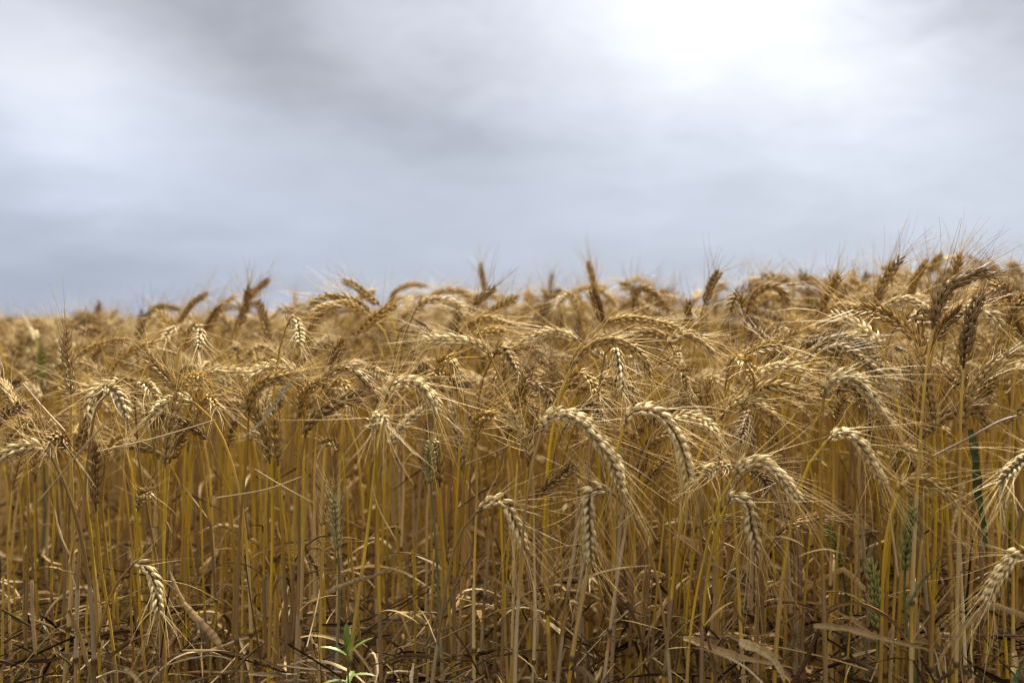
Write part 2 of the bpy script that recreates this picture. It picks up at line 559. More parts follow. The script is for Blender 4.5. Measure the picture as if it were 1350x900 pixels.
def ribbon(mb, P, width, col, mat=LEAF, fold=0.35, twist=0.0, roll=0.0):
    """leaf blade: a V-folded strip with real thickness from its two faces"""
    P = np.asarray(P, float)
    T, N, B = frames(P, [math.cos(roll), math.sin(roll), 0.15])
    n = len(P)
    u = np.linspace(0, 1, n)
    tw = (u * twist)[:, None]
    N2 = np.cos(tw) * N + np.sin(tw) * B
    B2 = -np.sin(tw) * N + np.cos(tw) * B
    wd = width * 0.5 * np.clip(np.minimum(0.55 + u * 3, 1.0) * (1 - u ** 2.4) + 0.04, 0, 1)
    rag = 1 + 0.16 * np.sin(u * rng.uniform(14, 30) + roll) + 0.08 * np.sin(u * 61 + 2 * roll)
    wd = (wd * rag)[:, None]
    th = 0.00020
    curl = fold * (0.6 + 0.8 * np.sin(u * rng.uniform(2, 7) + roll) ** 2)[:, None]
    V = []
    for k in (-1.0, -0.5, 0.0, 0.5, 1.0):
        V.append(P + N2 * wd * k * (1 - 0.25 * curl * abs(k)) + B2 * wd * curl * abs(k) ** 1.3)
    V.append(P + B2 * th)
    V = np.stack(V, 1)
    stripe = rng.uniform(0.78, 1.18, 6)
    cc = np.array(col)[None, None] * stripe[None, :, None] * (0.84 + 0.28 * rng.random((n, 1, 1)))
    dead = np.clip((u - 0.72) * 3, 0, 1)[:, None, None] * rng.uniform(0, 0.6)
    cc = cc * (1 - dead) + np.array([0.16, 0.10, 0.05]) * dead
    mb.add(V, grid_quads(n, 6), cc.reshape(-1, 3), mat)


def dry_leaf_path(start, length, n=14, az=None, up=None, drop=None):
    az = rng.uniform(0, 6.283) if az is None else az
    elev = rng.uniform(0.2, 1.25) if up is None else up
    d = np.array([math.cos(az) * math.cos(elev), math.sin(az) * math.cos(elev), math.sin(elev)])
    P = [np.array(start, float)]
    step = length / (n - 1)
    drop = rng.uniform(1.0, 5.0) if drop is None else drop
    kink = rng.integers(3, n) if rng.random() < 0.5 else -1
    side = rng.normal(0, 0.10, 3)
    for i in range(n - 1):
        d = d + np.array([0, 0, -drop * step * 4]) + side * 0.5 + rng.normal(0, 0.05, 3)
        if i == kink:
            d = d + np.array([rng.normal(0, 0.5), rng.normal(0, 0.5), -rng.uniform(0.5, 1.6)])
        d = norm(d)
        nx = P[-1] + d * step
        nx[2] = max(nx[2], 0.006)
        P.append(nx)
    return np.array(P)


# ------------------------------------------------------------------ object helpers


def link(name, me, parent=None, loc=None):
    o = bpy.data.objects.new(name, me)
    COL.objects.link(o)
    if parent is not None:
        o.parent = parent
    if loc is not None:
        o.location = loc
    return o


def tag(o, label=None, cat=None, group=None, kind=None):
    if label:
        o['label'] = label
    if cat:
        o['category'] = cat
    if group:
        o['group'] = group
    if kind:
        o['kind'] = kind
    return o


def at(px, py, d):
    """a photo pixel carried out to the distance d (metres ahead of the camera)"""
    x = (px - 675.0) / FPX
    y = (450.0 - py) / FPX
    c, s = math.cos(PITCH), math.sin(PITCH)
    dirv = np.array([x, c + y * s, -s + y * c])
    return np.array([0, 0, CAM_H]) + dirv * (d / dirv[1])


PLANT_GROUP = 'wheat plants along the front edge of the field'


def assemble(ground, kb, ab, sb, leaves, green=False):
    """an Empty on the ground parenting stalk, ear (> awns) and leaves"""
    root = bpy.data.objects.new('wheat_plant', None)
    COL.objects.link(root)
    root.empty_display_size = 0.02
    root.location = ground
    link('stalk', sb.mesh('stalk', ground), root)
    e = link('ear', kb.mesh('ear', ground), root)
    link('awns', ab.mesh('awns', ground), e)
    for lb in leaves:
        link('leaf', lb.mesh('leaf', ground), root)
    return root


def plant_leaves(cp, green=False, probs=(0.95, 0.85, 0.65)):
    out = []
    for i, c_ in enumerate(cp):
        if rng.random() < probs[i]:
            lb = MB()
            Lf = rng.uniform(0.09, 0.20) * (1.0 if i < 2 else 0.7)
            if green:
                Pp = dry_leaf_path(c_, Lf, up=1.2, drop=1.0)
                ribbon(lb, Pp, rng.uniform(0.005, 0.008), (0.07, 0.115, 0.04), GREEN, 0.3, rng.normal(0, 1))
            else:
                Pp = dry_leaf_path(c_, Lf)
                ribbon(lb, Pp, rng.uniform(0.0035, 0.0085) * (1.0 if i < 2 else 0.5), LEAF_COLS[rng.integers(len(LEAF_COLS))], LEAF,
                       rng.uniform(0.1, 1.0), rng.normal(0, 2.4), rng.uniform(0, 6.28))
            out.append(lb)
    return out


def traced_plant(path, d, tone, label, spread=1.0, awn=1.0, toward=1, width=1.0, lean=None, tint=None, roll=None, green=None):
    pts = [tuple(map(float, p.split(','))) for p in path.split()]
    P = np.array([at(x, y, d) for x, y in pts])
    P = resample(P, 26)
    L = plen(P)
    uu = np.linspace(0, 1, 26)
    P[:, 2] += 0.0016 * np.sin(uu * rng.uniform(5, 11) + rng.uniform(0, 6)) * uu
    P[:, 1] += 0.006 * np.sin(uu * rng.uniform(2, 5) + rng.uniform(0, 6)) * uu
    want = 0.078
    if L < want:                              # a foreshortened ear leans towards or away from the camera
        extra = math.sqrt(want ** 2 - L ** 2) * 0.85
        u = np.linspace(0, 1, 26)
        dp = extra * u ** 1.2
        cam0 = np.array([0, 0, CAM_H])
        rel = P - cam0
        k = 1 - toward * dp / rel[:, 1]
        P = cam0 + rel * k[:, None]
    neck, tdir = P[0], norm(P[2] - P[0])
    lx = rng.normal(0, 0.025) - tdir[0] * 0.05 if lean is None else lean
    ground = np.array([neck[0] + lx, neck[1] + rng.normal(0, 0.02) - tdir[1] * 0.04, 0.0])
    gr = tone == 'green'
    if tone == 'sage':
        tint = ((0.20, 0.19, 0.09), (0.30, 0.26, 0.15))
    near = (1.0 + 0.10 * (1.2 - d)) * (1.0 if L > 0.06 else 0.95)
    if d <= 1.05:
        awn *= 1.35
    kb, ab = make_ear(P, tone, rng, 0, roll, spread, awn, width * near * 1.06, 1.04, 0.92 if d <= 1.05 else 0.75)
    sp = stalk_path(ground, neck, tdir)
    sb, cp = make_stalk(sp, rng.uniform(0.0018, 0.0027), gr, 8, 0, tint)
    r = assemble(ground, kb, ab, sb, plant_leaves(cp, gr), gr)
    tag(r, label, 'wheat plant', PLANT_GROUP)
    return r


# ------------------------------------------------------------------ ground
me = bpy.data.meshes.new('soil_ground')
S_ = 3000.0
me.from_pydata([(-S_, -S_, 0), (S_, -S_, 0), (S_, S_, 0), (-S_, S_, 0)], [], [(0, 1, 2, 3)])
me.materials.append(ms)
g = link('ground', me)
tag(g, kind='structure')

# ------------------------------------------------------------------ the plants one can follow in the photograph
# path of the ear from neck to tip (photo pixels), distance, tone, label, options
H = [
 ("94,522 92,490 88,438", 1.15, 'grey', "upright bearded wheat ear fanning dark awns above the skyline at far left", dict(spread=1.2, roll=0.1)),
 ("55,508 54,485 53,458", 1.60, 'green', "blurred green unripe ear standing just left of the dark upright bearded ear", {}),
 ("100,472 116,458 140,450 172,447", 1.40, 'gold', "wheat ear curving out rightwards from behind the dark upright bearded ear", {}),
 ("142,500 151,480 168,465 204,450", 1.32, 'gold', "wheat ear rising then bending right, directly above the small facing ear at left", {}),
 ("236,430 226,436 212,450", 1.48, 'pale', "small pale tip hanging left among the ears below the left skyline", {}),
 ("258,532 238,524 218,531 198,544", 1.15, 'pale', "nodding wheat ear pointing left with long combed awns sweeping left and down", dict(spread=1.0)),
 ("240,524 222,498 206,480 190,462", 1.22, 'tan', "wheat ear slanting up to the left out of the left nodding ear", {}),
 ("162,502 142,507 126,520 120,536 122,552", 1.15, 'pale', "foreshortened wheat ear facing the camera with awns rayed like a star, left", dict(spread=1.35)),
 ("72,610 56,592 28,591 -8,603", 1.04, 'pale', "plump pale wheat ear cut by the left edge, drooping left", dict(spread=0.7)),
 ("92,592 78,578 64,580", 1.08, 'brown', "frayed brown wheat ear tangled above the plump ear at the left edge", dict(spread=1.5)),
 ("224,612 208,594 186,588 150,584", 1.30, 'tan', "wheat ear bowing left below the long pale straw at left", {}),
 ("-34,514 0,507 30,505", 1.35, 'dark', "dark wheat ear lying level at the left edge", {}),
 ("18,470 10,445 2,420", 2.3, 'tan', "blurred upright ear at the extreme left of the skyline", {}),
 ("100,437 114,421 142,413", 2.5, 'gold', "blurred ear bent right, the lower left one of two against the left sky", {}),
 ("122,444 138,427 156,408", 2.4, 'gold', "blurred ear slanting up right against the left sky", {}),
 ("34,452 40,436 62,432 86,440", 2.2, 'tan', "blurred arched ear behind the green unripe ear at left", {}),
 ("192,424 200,410 218,404 240,408", 1.85, 'tan', "ear arched flat to the right on the left skyline", {}),
 ("242,436 225,427 207,409", 1.65, 'gold', "ear pointing up left just under the flat arched ear on the left skyline", {}),
 ("234,428 250,405 275,385", 1.80, 'tan', "ear slanting steeply up right from the left skyline", {}),
 ("248,440 256,431 262,436 262,462", 1.32, 'pale', "pale drooping ear facing the camera with awns rayed downwards, left of centre", dict(spread=1.3)),
 ("316,432 324,405 330,377", 1.65, 'brown', "upright brown ear with hair thin awns, crossed by another on the left skyline", dict(awn=1.0)),
 ("324,398 336,384 355,369", 1.85, 'tan', "ear leaning right behind the upright brown ear on the left skyline", {}),
 ("358,450 349,425 340,396", 1.65, 'brown', "short brown ear tilted left, alone in its gap on the left skyline", {}),
 ("272,432 288,408 310,390", 2.1, 'gold', "blurred golden ear leaning right, left of the upright brown ear", {}),
 ("268,440 280,420 293,404", 1.75, 'brown', "dark ear leaning right beneath the blurred golden ear", {}),
 ("390,424 389,386", 2.9, 'gold', "tiny far ear poking straight up between the left and middle clusters", {}),
 ("378,430 384,420 392,430 396,458", 1.26, 'pale', "hooked ear seen head on with white kernels and awns fanned downward", dict(spread=1.35)),
 ("488,411 470,397 446,392 424,394 404,405", 1.50, 'tan', "upper of two stacked ears arching left across the skyline", {}),
 ("486,415 456,401 430,405 407,421", 1.42, 'gold', "lower of two stacked ears arching left across the skyline", {}),
 ("502,404 478,385 453,368", 1.60, 'tan', "slim ear pointing up left into the sky above the two stacked arching ears", {}),
 ("513,403 521,385 538,377 564,376", 2.1, 'gold', "blurred hooked ear lying flat to the right on the middle skyline", {}),
 ("470,443 492,420 522,401", 1.38, 'gold', "ear slanting up right below the slim ear that points up left", {}),
 ("430,504 441,472 455,446", 1.26, 'brown', "brown bearded ear leaning right, behind the long grey arched ear", dict(awn=1.0)),
 ("424,516 431,497 447,486 465,486 482,500 496,520 501,537", 1.10, 'grey', "long weathered grey ear arched like a hook, left of the middle", dict(spread=0.8)),
 ("476,493 492,489 514,496", 1.26, 'pale', "ear tip reaching right from behind the long grey hooked ear", {}),
 ("328,548 331,525 344,508 364,498 386,491", 1.10, 'gold', "ear on a thin bare stem bending right with kernels clearly spaced", dict(tint=STALK_COLS[2])),
 ("395,550 396,528 406,512 422,503", 1.14, 'gold', "golden ear rising then bending right above the dark leaning ear", {}),
 ("402,576 408,558 426,542 446,530 479,519", 1.08, 'brown', "dark based ear lying up right beneath the long grey hooked ear", {}),
 ("436,510 449,503 458,513 462,524", 1.30, 'gold', "small yellow hooked ear inside the curve of the long grey hooked ear", {}),
 ("264,508 280,491 312,490 362,487", 1.30, 'pale', "pale ear lying level towards the right, left of the thin stemmed ear", {}),
 ("260,548 266,530 276,525 284,537", 1.22, 'gold', "short stubby ear curled over, right of the left nodding ear", {}),
 ("545,414 556,399 576,394 594,399 612,406", 1.42, 'pale', "plaited looking ear arching right over a gap of sky, left of centre", dict(roll=1.5)),
 ("562,395 586,383 612,387 619,400", 1.85, 'tan', "ear arched behind the plaited looking ear on the middle skyline", {}),
 ("641,394 637,370 633,348", 2.05, 'tan', "upright ear rising highest in the middle left of the skyline", dict(awn=1.0)),
 ("616,416 633,394 653,379", 1.55, 'brown', "brown ear leaning right across the foot of the upright middle left ear", dict(awn=1.05)),
 ("723,392 728,359", 2.8, 'tan', "small blurred ear poking up in the middle of the skyline", {}),
 ("791,408 783,375 775,343", 1.80, 'tan', "tallest middle ear, slim and tilted slightly left above the skyline", dict(awn=1.05)),
 ("796,430 788,403 780,378", 1.45, 'brown', "brown ear directly in front of the tallest middle ear", {}),
 ("748,388 775,379 798,387 813,403", 1.95, 'gold', "blurred ear arching right past the tallest middle ear", {}),
 ("638,422 656,405 684,391", 1.55, 'tan', "ear leaning right on the skyline above the long level plaited ear", {}),
 ("604,443 624,425 647,420 678,427", 1.40, 'gold', "ear bowed right just above the long level plaited ear", {}),
 ("649,476 637,459 614,450 586,447 555,450", 1.18, 'pale', "long level plaited ear pointing left, in the middle", dict(roll=1.45, spread=0.8)),
 ("650,470 660,460 672,470 683,490", 1.26, 'tan', "short hooked ear rising beside the neck of the long level plaited ear", {}),
 ("660,464 688,457 708,466 723,490", 1.36, 'brown', "brownish ear bowed right behind the short hooked ear", {}),
 ("578,494 580,478 592,474 603,485", 1.26, 'gold', "small curled ear below the long level plaited ear", {}),
 ("764,452 743,440 720,438 686,452", 1.30, 'pale', "bright ear pointing left with a white back, middle of the field", dict(roll=1.4)),
 ("752,486 767,463 789,451 812,449 832,457 849,475 857,502", 1.10, 'tan', "long thick necked ear arching right over the small white hanging ear", dict(spread=0.9)),
 ("763,414 756,394 746,390 734,402", 1.65, 'pale', "small hooked ear with a pale tip left of the tallest middle ear", {}),
 ("545,420 560,432 582,452", 1.45, 'brown', "ragged brown ear pointing down right above the curled middle left ear", {}),
 ("834,410 838,386 850,380 868,390 881,412", 1.62, 'brown', "brown hooked ear with awns sticking up, right of the tallest middle ear", dict(spread=1.5)),
 ("813,410 832,398 856,407", 1.75, 'tan', "low arched ear at the foot of the brown hooked ear", {}),
 ("908,428 907,406 914,396", 1.55, 'brown', "short dark ear seen from its tip on the middle right skyline", dict(spread=1.3)),
 ("927,404 936,382 948,357", 1.48, 'brown', "single brown ear leaning right, alone against the sky right of centre", dict(awn=1.15, spread=1.1)),
 ("979,410 974,391 966,396 962,414", 1.42, 'tan', "small hooked ear on a dark stem right of the lone leaning ear", dict(spread=1.2)),
 ("983,417 992,392 1008,379 1026,382 1039,402", 1.46, 'brown', "broad brown ear arched like a handle on the right skyline", {}),
 ("990,412 1004,394 1024,391 1040,410", 1.60, 'gold', "paler ear nested under the handle shaped brown ear", {}),
 ("1048,420 1057,402 1066,384", 2.1, 'brown', "blurred dark ear right of the handle shaped brown ear", {}),
 ("798,425 830,420 860,425 890,432 917,446", 1.30, 'gold', "very long level ear running right in the middle right of the field", dict(spread=0.8)),
 ("878,457 892,444 908,440 926,452 943,468", 1.24, 'pale', "ear with a bright back drooping right below the very long level ear", {}),
 ("810,450 814,472 818,494 821,516", 1.14, 'pale', "small white ear hanging straight down in the middle with awns fanned", dict(spread=1.5, width=0.85)),
 ("1006,444 1022,432 1040,439", 1.45, 'pale', "short pale ear below the handle shaped brown ear", {}),
 ("1008,478 1030,452 1055,435", 1.36, 'tan', "slanting ear pointing up right above the bright level ear on the right", {}),
 ("982,508 1004,490 1030,484 1066,488", 1.14, 'pale', "bright level ear pointing right, right of centre", dict(roll=1.4)),
 ("959,494 964,478 974,473 985,481", 1.24, 'pale', "short pale tufted ear left of the bright level ear", dict(spread=1.4)),
 ("866,482 882,474 896,485 905,506", 1.30, 'tan', "thin ear drooping right below the ear with a bright back", {}),
 ("1081,414 1092,388 1105,363", 1.40, 'tan', "tan ear leaning right with upright awns, left of the tall right hand ears", dict(awn=1.0)),
 ("1083,412 1108,403 1137,406", 1.46, 'gold', "short level ear pointing right beside the tan leaning ear", {}),
 ("1122,400 1142,388 1167,377", 1.65, 'tan', "ear leaning into the foot of the tall dark right hand ear", {}),
 ("1152,412 1164,375 1176,353 1187,337", 1.36, 'brown', "tall dark ear at right with very long straight awns", dict(awn=1.1)),
 ("1139,444 1150,420 1161,398", 1.48, 'dark', "dark ear below the tall dark right hand ear", {}),
 ("1199,394 1208,367 1219,344", 1.52, 'tan', "blurred tan ear between the two tallest right hand ears", dict(awn=1.05)),
 ("1161,410 1182,397 1204,398 1228,408", 1.24, 'pale', "crisp plaited ear lying level just below the right skyline", dict(roll=1.5)),
 ("1206,400 1222,388 1240,378", 1.62, 'tan', "small ear leaning right behind the crisp plaited ear on the right", {}),
 ("1252,404 1259,368 1265,337", 1.38, 'tan', "tall upright tan ear near the right edge with long rayed awns", dict(awn=1.1)),
 ("1229,434 1237,400 1250,379 1270,368 1292,361 1314,366", 1.03, 'dark', "almost black ear bent flat to the right, awns streaming to the right edge", dict(awn=1.0, spread=0.7)),
 ("1230,454 1247,426 1264,405", 1.12, 'brown', "brown ear leaning right in the crook of the almost black ear", {}),
 ("1270,486 1273,450 1282,415 1299,384", 1.06, 'dark', "large dark brown upright ear near the right edge", dict(width=1.15, spread=0.9)),
 ("1275,412 1288,390 1304,371", 1.46, 'gold', "blurred golden ear behind the large dark brown upright ear", {}),
 ("1326,450 1313,420 1304,395", 1.34, 'brown', "brown ear tilted left, second from the right edge on the skyline", {}),
 ("1310,416 1330,400 1354,391", 1.65, 'tan', "blurred ear leaning right out of the right edge", {}),
 ("1352,452 1342,430 1330,412", 1.30, 'brown', "brown ear tilted left against the right edge", {}),
 ("1064,473 1084,455 1108,446 1130,452 1151,469", 1.20, 'grey', "upper of two grey ears arched together on the right", {}),
 ("1080,465 1106,459 1130,470 1150,484 1168,502", 1.15, 'grey', "lower of two grey ears arched together on the right", {}),
 ("1086,524 1091,504 1110,497 1130,503 1144,518 1159,537 1180,562", 1.02, 'pale', "large bright hooked ear on the right, just below the two grey arched ears", dict(width=1.05)),
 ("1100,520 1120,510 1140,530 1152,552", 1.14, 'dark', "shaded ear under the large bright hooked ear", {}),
 ("1102,554 1106,537 1117,528", 1.20, 'gold', "small yellow upright tuft below the large bright hooked ear", dict(spread=1.4)),
 ("1089,582 1105,571 1124,575 1139,593 1153,613 1170,637", 1.02, 'pale', "ragged white ear drooping right with loose bracts hanging from it", dict(width=1.05)),
 ("1206,572 1203,530 1200,500 1199,468", 1.26, 'tan', "upright ear standing just behind the tall sharp upright ear on the right", {}),
 ("1231,572 1228,540 1221,505 1214,464", 1.10, 'tan', "tall sharp upright ear with kernels in two even rows, on the right", dict(roll=1.5, width=1.1)),
 ("1267,572 1270,540 1280,512 1302,490 1332,468", 1.10, 'tan', "ear on a thick pale stem fanning up to the right edge", dict(roll=1.4, tint=((0.50, 0.36, 0.17), (0.55, 0.42, 0.24)))),
 ("1271,552 1292,524 1314,501", 1.20, 'brown', "brown ear lying under the ear on the thick pale stem", {}),
 ("1180,622 1182,603 1191,592 1207,597", 1.14, 'gold', "short yellow ear bristling upward below the upright pair on the right", dict(spread=1.5)),
 ("1183,566 1186,542 1191,524", 1.36, 'tan', "small blurred ear left of the upright pair on the right", {}),
 ("1184,650 1194,635 1214,631 1238,644 1262,668", 1.08, 'gold', "yellowish ear bowed right above the green upright ear", {}),
 ("1378,594 1356,599 1335,615 1315,638", 1.02, 'pale', "white ear entering from the right edge and drooping left, the upper one", dict(spread=1.1)),
 ("1362,736 1342,727 1323,746 1309,768 1297,794", 1.02, 'pale', "white ear drooping left at the right edge, the lower one", dict(spread=0.9)),
 ("1193,756 1196,726 1200,698 1199,668", 1.06, 'green', "green upright ear with yellowing tips on a dark green stem, right", dict(spread=0.5, awn=0.5, roll=1.5)),
 ("1158,836 1154,802 1151,766 1148,738", 1.14, 'green', "lower green ear, short and slim, left of the taller green ear", dict(spread=0.5, awn=0.5)),
 ("1110,750 1101,716 1088,694", 1.26, 'green', "thin dark green ear leaning left behind the golden tipped ear", dict(spread=0.6, awn=0.6, width=0.8)),
 ("1330,726 1332,692 1326,658", 1.34, 'green', "blurred dark green ear between the two white ears at the right edge", dict(spread=0.6)),
 ("822,564 831,546 850,540 868,545 883,560 894,580 902,605 909,638", 1.00, 'pale', "biggest front ear, hooked right and hanging, just right of the middle", dict(width=1.12)),
 ("882,553 904,549 924,556 946,569", 1.08, 'pale', "ear with a bright back emerging right from behind the biggest front ear", {}),
 ("948,552 966,534 986,529 1008,540 1032,562", 1.08, 'tan', "dark based arched ear above the long slanting straw right of centre", {}),
 ("973,532 1000,514 1022,508 1044,515 1068,528", 1.12, 'tan', "arched ear just above the dark based arched ear right of centre", {}),
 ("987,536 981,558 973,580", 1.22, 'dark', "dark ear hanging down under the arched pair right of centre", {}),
 ("965,630 983,612 1004,608 1020,618 1036,636 1056,664", 1.00, 'pale', "large hooked ear lower right of centre, white back, brown neck", dict(width=1.08)),
 ("968,614 950,615 928,622", 1.08, 'pale', "pale ear tip pointing left from behind the large lower hooked ear", {}),
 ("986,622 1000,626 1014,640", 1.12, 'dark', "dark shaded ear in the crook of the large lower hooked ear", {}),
 ("957,666 965,654 978,656 987,670 990,690 995,710 997,734", 1.00, 'pale', "white ear hanging down with downswept awns, lower right of centre", dict(spread=1.1, roll=0.2)),
 ("1021,710 1036,695 1058,688 1092,684", 1.08, 'brown', "brown ear with a golden tip lying level, right of the hanging white ear", {}),
 ("849,644 864,619 881,600", 1.20, 'gold', "golden ear slanting up right behind the hanging part of the biggest front ear", {}),
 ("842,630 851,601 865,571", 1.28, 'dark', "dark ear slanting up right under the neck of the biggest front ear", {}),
 ("508,530 514,510 530,503 550,506 566,520 581,542", 1.05, 'pale', "bright hooked ear drooping right on a golden stem, left of centre", dict(tint=STALK_COLS[3], lean=-0.05)),
 ("494,572 493,556 499,547 507,557", 1.02, 'pale', "white ear seen head on, its awns spread all round like spokes", dict(spread=2.0, width=1.1)),
 ("627,588 626,566 634,551 652,549", 1.06, 'gold', "stubby yellow ear curled over a thick golden stem near the centre", dict(width=1.15)),
 ("700,606 694,581 683,558 673,538", 1.08, 'pale', "pale ear standing tilted left on a bare straw coloured stem near the centre", dict(tint=((0.50, 0.36, 0.17), (0.55, 0.42, 0.24)))),
 ("683,524 693,507 708,507 720,518 725,538", 1.16, 'brown', "small brown hooked ear above the biggest centre ear", {}),
 ("713,570 723,550 744,547 766,555 784,573 800,593 812,616 821,650", 1.00, 'pale', "big centre ear arching right and falling beside the stem of the front ear", dict(width=1.12)),
 ("750,503 762,492 776,500 789,520", 1.20, 'gold', "slim ear drooping right above the big centre ear", {}),
 ("763,548 773,536 786,537 789,549", 1.16, 'brown', "tiny brown curled ear just over the big centre ear", {}),
 ("713,653 724,638 738,628 757,615", 1.06, 'dark', "dark ear with a golden tip below the arch of the big centre ear", {}),
 ("808,651 795,645 782,645 776,655 775,682 776,712 777,748", 1.00, 'pale', "white ear hanging straight down at lower centre, awns fanned like a skirt", dict(spread=1.35, roll=0.1, width=1.05)),
 ("629,674 646,662 664,662 677,685 686,708 693,728", 1.04, 'pale', "pale ear hooked right and hanging, lower left of the centre ear", {}),
 ("609,622 606,588 600,560 593,532", 1.24, 'grey', "grey fuzzy upright ear left of the stubby yellow ear", {}),
 ("568,640 566,614 568,586", 1.10, 'sage', "thin grey green upright ear on a green stem, left of centre", dict(width=0.75, awn=0.7, spread=0.6)),
 ("446,730 442,692 439,654", 1.10, 'sage', "withered thin upright ear on a grey green stem, above the green weed", dict(width=0.65, spread=0.7)),
 ("171,748 184,742 197,755 206,780 213,810", 1.06, 'pale', "lowest ear at left, hooked and hanging among the dead leaves", dict(width=0.95)),
 ("337,758 358,740 380,726", 1.32, 'brown', "small low blurred ear slanting up right in the lower left", {}),
 ("729,534 729,506 726,474", 1.30, 'grey', "grey upright ear in the shade behind the small brown hooked ear", {}),
]
for path, d, tone, label, kw in H:
    traced_plant(path, d, tone, label, **kw)

# ------------------------------------------------------------------ crowd of plants behind: individuals up to three hundred in all


def random_plant_parts(lod=0, height=0.72, toneset=('gold', 'tan', 'tan', 'brown', 'pale', 'tan', 'brown', 'gold', 'dark'), r=rng, upright=None):  # brown and dark tones also paint in shadow among the crowded heads
    """one plant rooted at the origin, ear bent over by a random amount"""
    tone = toneset[r.integers(len(toneset))]
    az = r.normal(0.1, 1.0) + (math.pi if r.random() < 0.38 else 0)
    kind = r.random() if upright is None else upright
    if kind < 0.24:
        a0, a1 = r.uniform(0.05, 0.4), r.uniform(0.2, 0.7)
    elif kind < 0.60:
        a0, a1 = r.uniform(0.5, 1.0), r.uniform(1.2, 1.8)
    else:
        a0, a1 = r.uniform(0.4, 1.2), r.uniform(2.0, 2.8)
    L = r.uniform(0.070, 0.098)
    n = 18
    ang = np.linspace(a0, a1, n)
    dv = np.stack([np.sin(ang) * math.cos(az), np.sin(ang) * math.sin(az), np.cos(ang)], 1)
    E = np.vstack([[0, 0, 0], np.cumsum(dv[:-1] * L / (n - 1), axis=0)])
    top = E[:, 2].max()
    neck = np.array([math.cos(az) * 0.05 * a0 + r.normal(0, 0.015), math.sin(az) * 0.05 * a0 + r.normal(0, 0.015), height - top])
    E = E + neck
    kb, ab = make_ear(E, tone, r, lod, None, r.uniform(0.8, 1.3), r.uniform(0.8, 1.15), 1.04, 1.04, 0.5)
    sp = stalk_path((0, 0, 0), neck, dv[0])
    sb, cp = make_stalk(sp, r.uniform(0.0017, 0.0027), False, [7, 5, 3][lod], 0 if lod == 0 else 1)
    lv = plant_leaves(cp, False, (0.95, 0.8, 0.6) if lod < 2 else (0, 0, 0.3))
    return kb, ab, sb, lv


protos = []
for i in range(22):
    kb, ab, sb, lv = random_plant_parts(0, 0.72)
    protos.append((sb.mesh('stalk'), kb.mesh('ear'), ab.mesh('awns'), [x.mesh('leaf') for x in lv]))

N_IND = 300 - len(H)
taken = []
spots = []
tries = 0
while len(spots) < N_IND and tries < 60000:
    tries += 1
    y = 1.13 + 0.74 * rng.random() ** 0.9
    x = rng.uniform(-0.545, 0.545) * y
    if any((x - a) ** 2 + (y - b_) ** 2 < 0.030 ** 2 for a, b_ in taken):
        continue
    taken.append((x, y))
    spots.append((x, y))
for i, (x, y) in enumerate(spots):
    st, ea, aw, lvs = protos[i % len(protos)]
    root = bpy.data.objects.new('wheat_plant', None)
    COL.objects.link(root)
    root.empty_display_size = 0.02
    root.location = (x, y, 0)
    root.rotation_euler = (rng.normal(0, 0.04), rng.normal(0, 0.055), rng.choice([0, 0, math.pi]) + rng.normal(0, 0.6))
    # canopy height: nearer plants a little shorter, as along a worn field edge
    hgt = (0.700 + 0.045 * min(1, (y - 1.06) / 0.6) + rng.normal(0, 0.030)) + 0.010 * x - (0.10 * rng.random() if rng.random() < 0.2 else 0)
    k = hgt / 0.72
    root.scale = (k, k, k)
    link('stalk', st, root)
    e = link('ear', ea, root)
    link('awns', aw, e)
    for l in lvs:
        link('leaf', l, root)
    tag(root, "ripe golden bearded wheat plant crowded among the stems behind the sharpest front ears", 'wheat plant',
        'wheat plants crowded behind the front ears')

# ------------------------------------------------------------------ the rest of the field: one mass nobody could count
lib = bpy.data.collections.new('field_wheat_kinds')
nv = [16, 10]
kk = 0
for lod, cnt in ((1, nv[0]), (2, nv[1])):
    for i in range(cnt):
        kb, ab, sb, lv = random_plant_parts(lod, 0.72)
        for o_ in (ab, sb, *lv):
            kb.merge(o_)
        o = bpy.data.objects.new('field_wheat_%s' % ('%03d' % kk), kb.mesh('field_wheat'))
        lib.objects.link(o)
        kk += 1

for i in range(5):      # stems whose heads have broken off
    n_ = np.array([rng.normal(0, 0.03), rng.normal(0, 0.03), rng.uniform(0.50, 0.64)])
    sb, cp = make_stalk(stalk_path((0, 0, 0), n_, norm([rng.normal(0, 0.25), 0, 1])), rng.uniform(0.0018, 0.0026), False, 6, 0)
    for o_ in plant_leaves(cp, False, (0.9, 0.7, 0.7)):
        sb.merge(o_)
    o = bpy.data.objects.new('field_wheat_%s' % ('%03d' % kk), sb.mesh('field_wheat'))
    lib.objects.link(o)
    kk += 1

pos, rot, scl, idx = [], [], [], []


